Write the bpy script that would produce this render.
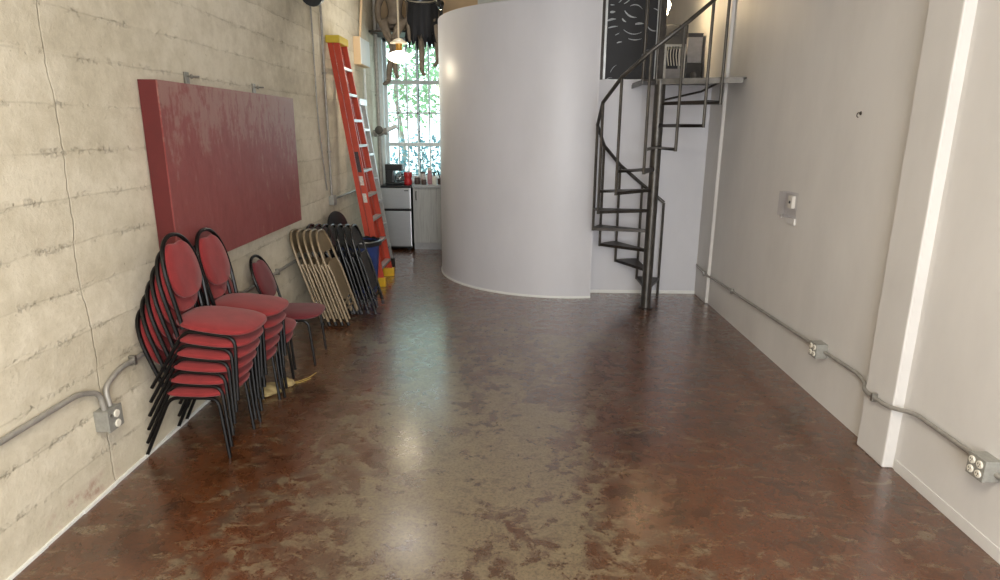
import bpy, bmesh, math, random
from mathutils import Vector, Matrix
random.seed(7)
R = math.radians
for o in list(bpy.data.objects):
    bpy.data.objects.remove(o)
S = bpy.context.scene
COL = S.collection
PI = math.pi

# ------------------------------------------------------------------ camera
H = 1.75
cam_d = bpy.data.cameras.new('camera'); cam = bpy.data.objects.new('camera', cam_d); COL.objects.link(cam)
cam_d.sensor_width = 36; cam_d.lens = 0.623695 * 36; cam_d.clip_start = 0.05; cam_d.clip_end = 200
def cam_rows(yaw, pitch, roll):
    f = Vector((math.sin(yaw)*math.cos(pitch), math.cos(yaw)*math.cos(pitch), -math.sin(pitch)))
    r0 = Vector((math.cos(yaw), -math.sin(yaw), 0)); d0 = f.cross(r0)
    c, s = math.cos(roll), math.sin(roll)
    return c*r0 + s*d0, -s*r0 + c*d0, f
_r, _d, _f = cam_rows(-0.0161284, 0.2530036, -0.0066049)
m3 = Matrix((_r, -_d, -_f)).transposed()
cam.matrix_world = Matrix.Translation((0, 0, H)) @ m3.to_4x4()
S.camera = cam

# ------------------------------------------------------------------ world, lights, exposure
S.view_settings.view_transform = 'Standard'; S.view_settings.look = 'None'
S.view_settings.gamma = 1; S.view_settings.use_curve_mapping = False
S.view_settings.exposure = 0.42
W = bpy.data.worlds.new('world'); S.world = W; W.use_nodes = True
bg = W.node_tree.nodes['Background']; bg.inputs[0].default_value = (0.80, 0.93, 1.0, 1); bg.inputs[1].default_value = 3.2
def area(name, loc, rot, sx, sy, power, col, portal=False):
    l = bpy.data.lights.new(name, 'AREA'); l.shape = 'RECTANGLE'; l.size = sx; l.size_y = sy
    l.energy = power; l.color = col
    if portal: l.cycles.is_portal = True
    o = bpy.data.objects.new(name, l); COL.objects.link(o); o.location = loc; o.rotation_euler = rot
    return o
def point(name, loc, power, col, size=.05):
    l = bpy.data.lights.new(name, 'POINT'); l.energy = power; l.color = col; l.shadow_soft_size = size
    o = bpy.data.objects.new(name, l); COL.objects.link(o); o.location = loc
    return o
area('shopfront_daylight', (0.6, -1.7, 1.7), (R(90), 0, 0), 1.9, 2.4, 138, (.95, .97, 1.0))
area('ceiling_lamp_near', (0.0, 0.2, 3.3), (0, 0, 0), 1.6, 1.6, 98, (1.0, .89, .72))
area('ceiling_lamp_far', (0.0, 4.4, 3.9), (0, 0, 0), 1.2, 1.2, 7, (.98, .97, 1.0))
area('kitchen_fill_light', (-1.35, 7.6, 3.9), (0, 0, 0), .6, .6, 11, (1.0, .95, .88))  # added fill without a fixture, brightens the kitchen corner
area('window_portal', (-1.2, 9.72, 2.0), (R(-90), 0, 0), 1.5, 2.1, 1, (1, 1, 1), portal=True)
point('pendant_bulb', (-1.28, 7.6, 2.60), 9, (1.0, .86, .62), .12)
point('loft_bulb', (1.62, 7.15, 3.03), 12, (1.0, .74, .42), .04)

# ------------------------------------------------------------------ materials
def lin(h):
    h = h.lstrip('#'); v = [int(h[i:i+2], 16)/255 for i in (0, 2, 4)]
    return tuple((c/12.92 if c <= .04045 else ((c+.055)/1.055)**2.4) for c in v) + (1,)
class NT:
    def __init__(s, name):
        s.m = bpy.data.materials.new(name); s.m.use_nodes = True; s.t = s.m.node_tree; s.N = s.t.nodes; s.L = s.t.links
        s.b = s.N['Principled BSDF']; s.out = s.N['Material Output']
    def n(s, typ, **kw):
        x = s.N.new('ShaderNode' + typ)
        for k, v in kw.items(): setattr(x, k, v)
        return x
    def l(s, a, b): s.L.new(a, b)
    def coord(s, scale=(1, 1, 1), loc=(0, 0, 0), kind='Object'):
        t = s.n('TexCoord'); m = s.n('Mapping'); m.inputs['Scale'].default_value = scale; m.inputs['Location'].default_value = loc
        s.l(t.outputs[kind], m.inputs[0]); return m.outputs[0]
    def noise(s, vec, scale, detail=4, rough=.55, dist=0):
        x = s.n('TexNoise'); x.inputs['Scale'].default_value = scale; x.inputs['Detail'].default_value = detail
        x.inputs['Roughness'].default_value = rough; x.inputs['Distortion'].default_value = dist
        if vec is not None: s.l(vec, x.inputs['Vector'])
        return x.outputs['Fac']
    def math(s, op, a, b=0, c=None, clamp=False):
        x = s.n('Math', operation=op); x.use_clamp = clamp
        for i, v in enumerate((a, b, c)):
            if v is None: continue
            if isinstance(v, (int, float)): x.inputs[i].default_value = v
            else: s.l(v, x.inputs[i])
        return x.outputs[0]
    def ramp(s, fac, stops):
        x = s.n('ValToRGB'); e = x.color_ramp.elements
        while len(e) < len(stops): e.new(.5)
        for i, (p, c) in enumerate(stops):
            e[i].position = p; e[i].color = c if len(c) == 4 else tuple(c)+(1,)
        s.l(fac, x.inputs[0]); return x.outputs['Color']
    def mix(s, fac, a, b, blend='MIX'):
        x = s.n('Mix', data_type='RGBA', blend_type=blend)
        for sock, v in ((x.inputs[0], fac), (x.inputs[6], a), (x.inputs[7], b)):
            if isinstance(v, (int, float)): sock.default_value = v
            elif isinstance(v, tuple): sock.default_value = v
            else: s.l(v, sock)
        return x.outputs[2]
    def bump(s, height, strength=.3, dist=.01):
        x = s.n('Bump'); x.inputs['Strength'].default_value = strength; x.inputs['Distance'].default_value = dist
        s.l(height, x.inputs['Height']); s.l(x.outputs[0], s.b.inputs['Normal'])
    def smooth(s, v, a, b):
        x = s.n('MapRange', interpolation_type='SMOOTHSTEP'); s.l(v, x.inputs[0])
        x.inputs[1].default_value = a; x.inputs[2].default_value = b; return x.outputs[0]
def simple(name, hexc, rough=.5, metal=0, var=.12, scale=18, bump=0, spec=None):
    k = NT(name); c = lin(hexc); v = k.coord()
    f = k.noise(v, scale, 5)
    lo = tuple(x*(1-var) for x in c[:3])+(1,); hi = tuple(min(1, x*(1+var)) for x in c[:3])+(1,)
    k.l(k.ramp(f, [(.3, lo), (.7, hi)]), k.b.inputs['Base Color'])
    k.b.inputs['Roughness'].default_value = rough; k.b.inputs['Metallic'].default_value = metal
    if spec is not None: k.b.inputs['Specular IOR Level'].default_value = spec
    if bump: k.bump(k.noise(v, scale*4, 3), bump, .003)
    return k.m
def emis(name, col, strength):
    k = NT(name); k.b.inputs['Base Color'].default_value = col; k.b.inputs['Emission Color'].default_value = col
    k.b.inputs['Emission Strength'].default_value = strength; return k.m

def floor_mat():
    k = NT('stained_concrete'); v = k.coord()
    sep = k.n('SeparateXYZ'); k.l(v, sep.inputs[0]); x, y = sep.outputs[0], sep.outputs[1]
    big = k.noise(v, .55, 4, .6, .4); mid = k.noise(v, 2.3, 6, .65, .7); fine = k.noise(v, 11, 8, .72, .5); grit = k.noise(v, 70, 4, .7)
    base = k.ramp(k.math('ADD', k.math('MULTIPLY', mid, .6), k.math('MULTIPLY', fine, .4)), [(.32, lin('#2b1b12')), (.43, lin('#472915')), (.52, lin('#5c351c')), (.62, lin('#3e2617')), (.74, lin('#613d25'))])
    base = k.mix(k.math('MULTIPLY', k.smooth(big, .42, .62), .35), base, lin('#6f3f22'))
    # worn greyer strip down the middle of the room
    dx = k.math('ABSOLUTE', k.math('ADD', x, .25)); band = k.math('SUBTRACT', 1, k.math('DIVIDE', dx, 1.25))
    dy = k.math('ABSOLUTE', k.math('SUBTRACT', y, 2.9)); band2 = k.math('SUBTRACT', 1, k.math('DIVIDE', dy, 3.4))
    bnd = k.math('MAXIMUM', k.math('MINIMUM', band, band2), -.5)
    wear = k.math('ADD', k.math('MULTIPLY', bnd, .26), k.math('ADD', k.math('MULTIPLY', mid, .75), k.math('MULTIPLY', fine, .55)))
    wear = k.math('ADD', wear, k.math('MULTIPLY', k.math('SUBTRACT', big, .5), .55))
    grey = k.math('MULTIPLY', k.smooth(wear, .62, .84), .80)
    col = k.mix(grey, base, k.ramp(fine, [(.3, lin('#372c24')), (.5, lin('#55483b')), (.7, lin('#43372d'))]))
    m1 = k.smooth(k.math('ADD', wear, k.math('MULTIPLY', k.math('SUBTRACT', k.noise(v, 7.5, 9, .78, .5), .5), .95)), .78, .84)
    tan = k.ramp(fine, [(.3, lin('#514536')), (.5, lin('#7f735a')), (.7, lin('#5e5341'))])
    col = k.mix(k.math('MULTIPLY', m1, .62), col, tan)
    # small scuffed flakes everywhere
    fl = k.noise(k.coord((1, 2.2, 1)), 5.5, 9, .75, .6)
    m2 = k.math('MULTIPLY', k.smooth(fl, .56, .59), .50)
    col = k.mix(m2, col, lin('#7d7058'))
    col = k.mix(k.math('MULTIPLY', k.smooth(grit, .45, .65), .50), col, lin('#33241d'))
    k.l(col, k.b.inputs['Base Color'])
    rg = k.math('ADD', k.math('MULTIPLY', fine, .26), .15)
    k.l(k.math('ADD', rg, k.math('MULTIPLY', m1, .10)), k.b.inputs['Roughness'])
    k.b.inputs['Specular IOR Level'].default_value = .5; k.b.inputs['Coat Weight'].default_value = 1.0; k.b.inputs['Coat Roughness'].default_value = .20
    hgt = k.math('ADD', k.math('MULTIPLY', fine, .6), k.math('MULTIPLY', k.noise(v, 3.5, 3), 1.4))
    k.bump(hgt, .15, .010)
    return k.m
def concrete_mat():
    k = NT('board_formed_concrete'); v = k.coord()
    sep = k.n('SeparateXYZ'); k.l(v, sep.inputs[0]); y, z = sep.outputs[1], sep.outputs[2]
    n1 = k.noise(k.coord((1, .5, 1)), 1.6, 5, .6); n2 = k.noise(v, 9, 7, .7); n3 = k.noise(v, 45, 5, .7)
    wob = k.math('MULTIPLY', k.math('SUBTRACT', k.noise(v, 3.2, 4), .5), .035)
    zz = k.math('ADD', z, wob)
    fr = k.math('FRACT', k.math('DIVIDE', zz, .205))
    edge = k.math('MINIMUM', fr, k.math('SUBTRACT', 1, fr))           # 0 at the board seams
    seam = k.math('SUBTRACT', 1, k.smooth(edge, .0, .16))
    brk = k.smooth(k.noise(k.coord((1, 2.5, 5)), 3.0, 5, .65), .44, .62)
    seam = k.math('MULTIPLY', seam, brk)
    crumb = k.math('MULTIPLY', seam, k.smooth(n3, .46, .62))
    base = k.ramp(k.math('ADD', k.math('MULTIPLY', n1, .6), k.math('MULTIPLY', n2, .4)), [(.30, lin('#b2aa97')), (.45, lin('#cdc5b1')), (.58, lin('#dfd8c6')), (.72, lin('#c0b8a4'))])
    row = k.n('TexWhiteNoise', noise_dimensions='1D'); k.l(k.math('FLOOR', k.math('DIVIDE', zz, .205)), row.inputs['W'])
    base = k.mix(k.math('MULTIPLY', row.outputs[0], .22), base, lin('#998f78'))
    base = k.mix(k.math('MULTIPLY', crumb, .45), base, k.ramp(k.noise(v, 30, 3, .6), [(.42, lin('#867c68')), (.52, lin('#dcd6c8')), (.7, lin('#e4dfd2'))]))
    hair = k.math('MULTIPLY', k.math('SUBTRACT', 1, k.smooth(edge, .0, .035)), k.smooth(k.noise(k.coord((1, 1.2, 2), (0, 3, 1)), 2.0, 4), .38, .6))
    base = k.mix(k.math('MULTIPLY', hair, .30), base, lin('#8f866f'))
    base = k.mix(k.math('MULTIPLY', k.smooth(n3, .55, .75), .22), base, lin('#9a907b'))
    pit = k.smooth(k.noise(v, 26, 4, .6), .70, .78)
    base = k.mix(k.math('MULTIPLY', pit, .5), base, lin('#756a55'))
    # one long hairline crack running down the wall
    ny = k.math('MULTIPLY', k.math('SUBTRACT', k.noise(k.coord((0, 0, 1)), 1.3, 5, .55), .5), .22)
    cy = k.math('ABSOLUTE', k.math('SUBTRACT', k.math('SUBTRACT', y, 2.78), ny))
    crack = k.math('SUBTRACT', 1, k.smooth(cy, .001, .006))
    base = k.mix(k.math('MULTIPLY', crack, .20), base, lin('#6e6350'))
    # reddish rub mark low on the wall
    st = k.math('MULTIPLY', k.smooth(n2, .45, .65), k.math('MULTIPLY', k.math('SUBTRACT', 1, k.smooth(k.math('ABSOLUTE', k.math('SUBTRACT', y, 2.55)), .1, .4)), k.math('SUBTRACT', 1, k.smooth(k.math('ABSOLUTE', k.math('SUBTRACT', z, .07)), .02, .07))))
    base = k.mix(k.math('MULTIPLY', st, .6), base, lin('#8a5044'))
    k.l(base, k.b.inputs['Base Color']); k.b.inputs['Roughness'].default_value = .92; k.b.inputs['Specular IOR Level'].default_value = .2
    h = k.math('SUBTRACT', k.math('ADD', k.math('MULTIPLY', n2, .5), k.math('MULTIPLY', row.outputs[0], .35)), k.math('ADD', k.math('MULTIPLY', crumb, .55), k.math('ADD', k.math('MULTIPLY', crack, .3), k.math('MULTIPLY', pit, .5))))
    h = k.math('ADD', h, k.math('MULTIPLY', n3, .25))
    k.bump(h, .8, .016)
    return k.m
def paint_mat(name, hexc, rough=.55, bump=.12, dirt=.06):
    k = NT(name); v = k.coord(); c = lin(hexc)
    f = k.noise(k.coord((1, 1, .45)), 1.3, 5, .6)
    d = tuple(x*(1-dirt*2) for x in c[:3])+(1,)
    k.l(k.ramp(f, [(.35, d), (.6, c)]), k.b.inputs['Base Color']); k.b.inputs['Roughness'].default_value = rough
    h = k.math('ADD', k.noise(v, 60, 4, .6), k.math('MULTIPLY', k.noise(v, 4, 3), 1.2))
    k.bump(h, bump, .004); return k.m
def board_mat():
    k = NT('worn_red_paint_with_sheen'); v = k.coord()
    sep = k.n('SeparateXYZ'); k.l(v, sep.inputs[0]); y, z = sep.outputs[1], sep.outputs[2]
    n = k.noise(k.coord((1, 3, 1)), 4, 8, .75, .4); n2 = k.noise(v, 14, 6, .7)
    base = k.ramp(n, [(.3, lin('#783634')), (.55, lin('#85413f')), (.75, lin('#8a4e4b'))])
    top = k.math('ADD', k.smooth(z, 1.25, 2.05), k.math('MULTIPLY', k.smooth(y, 4.3, 5.8), .35))  # toward top and far end: pale flaking plus window sheen put into the colour
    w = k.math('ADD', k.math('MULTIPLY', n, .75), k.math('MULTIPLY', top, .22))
    flake_sheen = k.math('MULTIPLY', k.smooth(k.math('ADD', w, k.math('MULTIPLY', k.math('SUBTRACT', n2, .5), .5)), .47, .61), .52)
    base = k.mix(flake_sheen, base, lin('#9a8076'))
    k.l(base, k.b.inputs['Base Color'])
    k.l(k.math('ADD', k.math('MULTIPLY', n2, .25), .30), k.b.inputs['Roughness'])
    k.bump(n2, .25, .006); return k.m
def fabric_mat(name, hexc):
    k = NT(name); v = k.coord(); c = lin(hexc)
    f = k.noise(v, 9, 5, .6); w = k.noise(v, 420, 2)
    col = k.ramp(f, [(.3, tuple(x*.8 for x in c[:3])+(1,)), (.7, tuple(x*1.1 for x in c[:3])+(1,))])
    k.l(col, k.b.inputs['Base Color']); k.b.inputs['Roughness'].default_value = .85; k.b.inputs['Specular IOR Level'].default_value = .25
    k.b.inputs['Sheen Weight'].default_value = .15
    k.bump(w, .25, .001); return k.m
def glass_mat(name, tint=(1, 1, 1, 1), refl=.06, rough=.02):
    k = NT(name); k.N.remove(k.b)
    tr = k.n('BsdfTransparent'); tr.inputs[0].default_value = tint; gl = k.n('BsdfGlossy'); gl.inputs['Roughness'].default_value = rough
    mx = k.n('MixShader'); mx.inputs[0].default_value = refl
    k.l(tr.outputs[0], mx.inputs[1]); k.l(gl.outputs[0], mx.inputs[2]); k.l(mx.outputs[0], k.out.inputs[0]); return k.m
def wood_laminate():
    k = NT('grey_wood_laminate'); g = k.noise(k.coord((14, 14, .8)), 3, 6, .65)
    k.l(k.ramp(g, [(.3, lin('#8d8f8e')), (.55, lin('#a9abaa')), (.75, lin('#9a9c9b'))]), k.b.inputs['Base Color']); k.b.inputs['Roughness'].default_value = .5; return k.m
def brushed(name, hexc, rough):
    k = NT(name); g = k.noise(k.coord((2, 2, 60)), 4, 4, .6); c = lin(hexc)
    k.l(k.ramp(g, [(.3, tuple(x*.9 for x in c[:3])+(1,)), (.7, c)]), k.b.inputs['Base Color'])
    k.b.inputs['Metallic'].default_value = .75; k.b.inputs['Roughness'].default_value = rough; return k.m
M = {}
M['floor'] = floor_mat(); M['concrete'] = concrete_mat()
M['white'] = paint_mat('white_wall_paint', '#d9d7d4'); M['white2'] = paint_mat('smooth_white_paint', '#d2d3d9', .38, .05, .04)
M['strip'] = paint_mat('trim_white_paint', '#e6e8e6', .45, .1, .03)
M['plywood'] = paint_mat('warm_plaster', '#d8bd98', .7, .1, .08); M['jamb'] = paint_mat('chipped_window_paint', '#e4eaea', .6, .4, .12)
M['ceiling'] = paint_mat('ceiling_paint', '#b8b2a6', .8, .2, .06)
M['galv'] = simple('galvanised_steel', '#9a9892', .42, .85, .14, 30)
M['galv_dull'] = simple('weathered_conduit_steel', '#9c9993', .45, .35, .15, 25)
M['box'] = simple('cast_metal_box', '#9c9c96', .5, .35, .12, 40, .1)
M['plate'] = simple('outlet_white', '#e2ded2', .45, 0, .04, 30)
M['dark'] = simple('dark_slot', '#15130f', .6)
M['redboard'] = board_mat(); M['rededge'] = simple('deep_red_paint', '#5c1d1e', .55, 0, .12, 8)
M['red_fabric'] = fabric_mat('red_woven_fabric', '#842b2d'); M['red_fabric_dull'] = fabric_mat('wine_red_woven_fabric', '#6d2a30')
M['black_tube'] = simple('black_enamel_tube', '#0a090a', .36, 0, .2, 30, 0, .3)
M['tan_metal'] = simple('tan_enamel_metal', '#8b7a60', .42, .15, .12, 25)
M['tan_panel'] = simple('tan_enamel_panel', '#7d6d55', .48, .1, .12, 20)
M['black_metal'] = simple('black_enamel_metal', '#0b0b0d', .26, 0, .2, 25)
M['black_cap'] = simple('worn_black_edge', '#3a3c40', .28, .5, .2, 30)
M['orange'] = simple('orange_fibreglass', '#b8412a', .42, 0, .10, 8); M['yellow'] = simple('yellow_plastic', '#c8b034', .45, 0, .1, 10)
M['yellowfoot'] = simple('yellow_foot_plastic', '#d6aa22', .45, 0, .15, 10)
M['alu'] = simple('aluminium', '#c3c4c3', .36, .7, .1, 25); M['rubber'] = simple('black_rubber', '#1b1a1a', .7)
M['label_dark'] = simple('printed_label', '#3a2b30', .5, 0, .5, 90); M['label_light'] = simple('pale_label', '#c9c2bb', .5, 0, .35, 90)
M['blue'] = simple('blue_plastic', '#2a3f7c', .42, 0, .12, 8); M['bag'] = simple('black_bin_bag', '#141416', .3, 0, .3, 20, .4)
M['steel'] = brushed('brushed_stainless', '#b4b8bc', .36); M['black_plastic'] = simple('black_plastic', '#17181b', .38, 0, .15, 15)
M['laminate'] = wood_laminate(); M['counter'] = simple('grey_worktop', '#a7aaad', .4, 0, .08, 25)
M['stair'] = simple('raw_steel', '#555350', .38, .75, .28, 12); M['stairdark'] = simple('dark_raw_steel', '#3d3936', .42, .7, .25, 10)
M['artblack'] = simple('matt_black_canvas', '#16181d', .55, 0, .2, 8); M['stroke'] = simple('chalk_white_stroke', '#a8adb2', .6, 0, .2, 50)
M['frame'] = simple('pale_metal_frame', '#b9bcbd', .35, .6, .1, 10)
M['plaster_brown'] = simple('brown_patina', '#6f6457', .65, 0, .25, 14, .3); M['cloak'] = simple('black_cloth', '#14161c', .8, 0, .3, 10, .3)
M['lamp_glass'] = emis('glowing_glass', (1, .93, .80, 1), 3.0); M['bulb'] = emis('glowing_bulb', (1, .82, .55, 1), 14.0)
M['lamp_ring'] = simple('cream_enamel', '#d8cdb5', .35); M['brass'] = simple('old_brass', '#b58a44', .35, .8, .1, 20)
M['glass'] = glass_mat('window_glass', (.93, .99, .98, 1), .05); M['clear'] = glass_mat('clear_plastic', (.93, .93, .95, 1), .05, .15)
M['carafe'] = glass_mat('carafe_glass', (.55, .55, .55, 1), .15)
M['leaf'] = simple('leaf_green', '#809f76', .6, 0, .35, 3); M['leaf2'] = simple('leaf_blue_green', '#678f98', .6, 0, .3, 3); M['bark'] = simple('grey_bark', '#8a8074', .9, 0, .3, 10, .5)
M['ground'] = simple('outdoor_paving', '#b5b8ae', .9, 0, .2, 2)
M['cream'] = simple('cream_cloth', '#a8966a', .9, 0, .2, 25, .4); M['string'] = simple('yellow_string', '#c0a55c', .8)
M['redpack'] = simple('red_plastic_tub', '#b3262a', .35, 0, .15, 40); M['jarglass'] = simple('pale_jar', '#b9b3ae', .25, 0, .3, 60); M['jarlid'] = simple('dark_jar_filling', '#4a3a35', .4, 0, .5, 60)
M['pink'] = simple('pink_bottle', '#b98a90', .35, 0, .25, 50); M['greybox'] = simple('grey_cardboard', '#86868a', .8); M['darkbox'] = simple('dark_case', '#2c2e33', .6, 0, .2, 10)
M['hole'] = simple('hole_dark', '#3a332e', .9)

# ------------------------------------------------------------------ mesh helpers
class MB:
    def __init__(s): s.bm = bmesh.new()
    def quadstrip(s, rings, closed=True, caps=True):
        vs = [[s.bm.verts.new(p) for p in r] for r in rings]; n = len(vs[0])
        for a, b in zip(vs, vs[1:]):
            for i in range(n if closed else n-1):
                j = (i+1) % n; s.bm.faces.new((a[i], a[j], b[j], b[i]))
        if caps and closed:
            s.bm.faces.new(list(reversed(vs[0]))); s.bm.faces.new(vs[-1])
        return s
    def box(s, x0, x1, y0, y1, z0, z1, bev=0, mat=None):
        bm = bmesh.new(); bmesh.ops.create_cube(bm, size=1)
        bmesh.ops.scale(bm, vec=(abs(x1-x0), abs(y1-y0), abs(z1-z0)), verts=bm.verts)
        bmesh.ops.translate(bm, vec=((x0+x1)/2, (y0+y1)/2, (z0+z1)/2), verts=bm.verts)
        if bev: bmesh.ops.bevel(bm, geom=bm.edges[:], offset=bev, segments=2, profile=.7, affect='EDGES')
        if mat: bmesh.ops.transform(bm, matrix=mat, verts=bm.verts)
        s._merge(bm); return s
    def _merge(s, bm):
        me = bpy.data.meshes.new('tmp'); bm.to_mesh(me); bm.free(); s.bm.from_mesh(me); bpy.data.meshes.remove(me)
    def tube(s, pts, r, n=8, caps=True, closed=False, r2=None):
        pts = [Vector(p) for p in pts]; L = len(pts); rings = []; up = None
        for i, p in enumerate(pts):
            if closed: t = pts[(i+1) % L] - pts[i-1]
            elif i == 0: t = pts[1]-p
            elif i == L-1: t = p-pts[i-1]
            else: t = (pts[i+1]-p).normalized() + (p-pts[i-1]).normalized()
            t.normalize()
            if up is None:
                up = Vector((0, 0, 1)) if abs(t.z) < .9 else Vector((1, 0, 0))
            up = (up - t*up.dot(t)).normalized(); b = t.cross(up)
            rr = r if r2 is None else r + (r2-r)*i/(L-1)
            if isinstance(r, (list, tuple)): rr = r[i]
            rings.append([p + rr*(math.cos(2*PI*k/n)*up + math.sin(2*PI*k/n)*b) for k in range(n)])
        if closed: rings.append(rings[0]); s.quadstrip(rings, caps=False); bmesh.ops.remove_doubles(s.bm, verts=s.bm.verts, dist=1e-6)
        else: s.quadstrip(rings, caps=caps)
        return s
    def lathe(s, prof, n=24, loc=(0, 0, 0), capb=True, capt=True):
        rings = [[Vector(loc)+Vector((r*math.cos(2*PI*k/n), r*math.sin(2*PI*k/n), z)) for k in range(n)] for r, z in prof]
        vs = [[s.bm.verts.new(p) for p in r] for r in rings]
        for a, b in zip(vs, vs[1:]):
            for i in range(n):
                j = (i+1) % n; s.bm.faces.new((a[i], a[j], b[j], b[i]))
        if capb: s.bm.faces.new(list(reversed(vs[0])))
        if capt: s.bm.faces.new(vs[-1])
        return s
    def prism(s, poly, h0, h1, axis='z'):
        f = {'z': lambda p, h: (p[0], p[1], h), 'x': lambda p, h: (h, p[0], p[1]), 'y': lambda p, h: (p[0], h, p[1])}[axis]
        s.quadstrip([[Vector(f(p, h0)) for p in poly], [Vector(f(p, h1)) for p in poly]]); return s
    def xf(s, mat): bmesh.ops.transform(s.bm, matrix=mat, verts=s.bm.verts); return s
    def build(s, name, mat, parent=None, smooth=False, bevel=0, sub=0):
        bmesh.ops.recalc_face_normals(s.bm, faces=s.bm.faces)
        me = bpy.data.meshes.new(name); s.bm.to_mesh(me); s.bm.free()
        o = bpy.data.objects.new(name, me); COL.objects.link(o); me.materials.append(mat)
        if smooth:
            for p in me.polygons: p.use_smooth = True
            me.set_sharp_from_angle(angle=R(38))
        if bevel:
            b = o.modifiers.new('bevel', 'BEVEL'); b.width = bevel; b.segments = 2; b.limit_method = 'ANGLE'
        if sub:
            b = o.modifiers.new('sub', 'SUBSURF'); b.levels = sub; b.render_levels = sub
        if parent: o.parent = parent
        return o
def bx(*a, **k): return MB().box(*a, **k)
def tag(o, label, cat, group=None, kind=None):
    if label: o['label'] = label
    if cat: o['category'] = cat
    if group: o['group'] = group
    if kind: o['kind'] = kind
    return o
def thing(name, label, cat, loc=(0, 0, 0), group=None, rot=(0, 0, 0)):
    o = bpy.data.objects.new(name, None); COL.objects.link(o); o.location = loc; o.rotation_euler = rot
    o.empty_display_size = .1
    return tag(o, label, cat, group)
def struct(name, mb, mat, label=None, cat=None, **k):
    o = mb.build(name, mat, **k); o['kind'] = 'structure'
    if label: o['label'] = label
    if cat: o['category'] = cat
    return o
def children(o): return [c for c in bpy.data.objects if c.parent == o]
def dup(root, label, loc=None, group=None):
    def cp(o, parent):
        c = o.copy(); COL.objects.link(c)
        if parent: c.parent = parent
        for ch in children(o): cp(ch, c)
        return c
    r = cp(root, None); r['label'] = label
    if group: r['group'] = group
    if loc is not None: r.location = loc
    return r
def arc_pts(P, rad=.03, n=4):
    """polyline with its corners rounded"""
    P = [Vector(p) for p in P]; out = [P[0]]
    for a, b, c in zip(P, P[1:], P[2:]):
        u = (a-b); v = (c-b); r = min(rad, u.length*.45, v.length*.45); u.normalize(); v.normalize()
        p0, p2 = b+u*r, b+v*r
        for i in range(n+1):
            t = i/n; out.append((1-t)**2*p0 + 2*t*(1-t)*b + t*t*p2)
    out.append(P[-1]); return out

# ------------------------------------------------------------------ the setting
XL, XR, YB, YK, ZC = -1.98, 2.065, 6.70, 9.60, 4.0
YF = -1.8
struct('floor', bx(XL-.3, XR+.4, YF-.2, YK+.3, -.2, 0), M['floor'], 'worn brown and red stained concrete floor with tan patches', 'floor')
struct('ceiling', bx(XL-.3, XR+.4, YF-.2, YK+.3, ZC, ZC+.2), M['ceiling'], 'plain ceiling above the long narrow room', 'ceiling')
wl = struct('wall_left', bx(XL-.25, XL, YF-.2, YK+.3, 0, ZC), M['concrete'], 'bare board-marked concrete wall on the left', 'wall')
struct('wall_right', bx(XR, XR+.3, YF-.2, YK+.3, 0, ZC), M['white'], 'white painted long wall on the right', 'wall')
struct('wall_front', bx(XL, XR, YF-.2, YF, 0, ZC), M['white'], 'white end wall behind the viewer', 'wall')
# kitchen end wall with its window opening
WX0, WX1, WZ0, WZ1 = -1.90, -.50, .99, 3.06
bw = MB(); bw.box(XL, WX0, YK, YK+.28, 0, ZC); bw.box(WX1, XR, YK, YK+.28, 0, ZC); bw.box(WX0, WX1, YK, YK+.28, 0, WZ0)
struct('wall_back', bw, M['jamb'], 'pale end wall around the tall kitchen window', 'wall')
struct('wall_lintel', bx(WX0, WX1, YK, YK+.28, WZ1, ZC), M['plywood'], 'beige wall panel above the kitchen window', 'wall')
# wall under and behind the spiral stair (below the loft)
struct('wall_stair', bx(.861, XR, YB, YB+.10, 0, 2.16), M['white2'], 'white wall behind the spiral stair', 'wall')
struct('loft_floor', bx(.861, XR, YB, YK, 2.16, 2.24), M['white2'], 'loft floor above the wall behind the stair', 'floor')
struct('wall_loft', bx(.861, XR, 9.2, 9.3, 2.24, ZC), M['plywood'], 'warm lit wall at the back of the loft', 'wall')
# curved white wall
CX, CY, CR, CZ = .60, 7.92, 1.475, 2.96
def curve_wall(r0, r1, z0, z1, a0=-79.8, a1=-180, n=44, back=True):
    mb = MB(); out = []; inn = []
    for i in range(n+1):
        a = R(a0 + (a1-a0)*i/n)
        out.append((CX+r1*math.cos(a), CY+r1*math.sin(a))); inn.append((CX+r0*math.cos(a), CY+r0*math.sin(a)))
    out.append((CX-r1, YK)); inn.append((CX-r0, YK))
    rings = [[Vector((*o, z0)), Vector((*o, z1)), Vector((*q, z1)), Vector((*q, z0))] for o, q in zip(out, inn)]
    mb.quadstrip(rings); return mb
cw = curve_wall(CR-.08, CR, 0, CZ); cw.box(.78, .861, 6.466, YB+.1, 0, CZ)
struct('wall_curved', cw, M['white2'], 'tall smooth white curved wall in the middle', 'wall', smooth=True)
bc = curve_wall(CR-.02, CR+.008, 0, .022)
struct('baseboard_curved', bc, M['strip'], 'thin white bead along the foot of the curved wall', 'baseboard', smooth=True)
struct('baseboard_stair', bx(.865, XR-.03, YB-.012, YB, 0, .035, bev=.003), M['strip'], 'thin white bead under the wall behind the stair', 'baseboard')
bl = MB()
for i in range(34):
    y0 = YF + i*.24; bl.box(XL, XL+.010+.006*random.random(), y0, y0+.24, 0, .011+.008*random.random())
struct('baseboard_left', bl, M['strip'], 'chipped white bead along the foot of the concrete wall', 'baseboard')
br = MB(); br.box(XR-.006, XR, YF, 3.02, 0, .06, bev=.002)
struct('baseboard_right', br, M['white'], 'low painted skirting along the right wall', 'baseboard')
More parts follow.
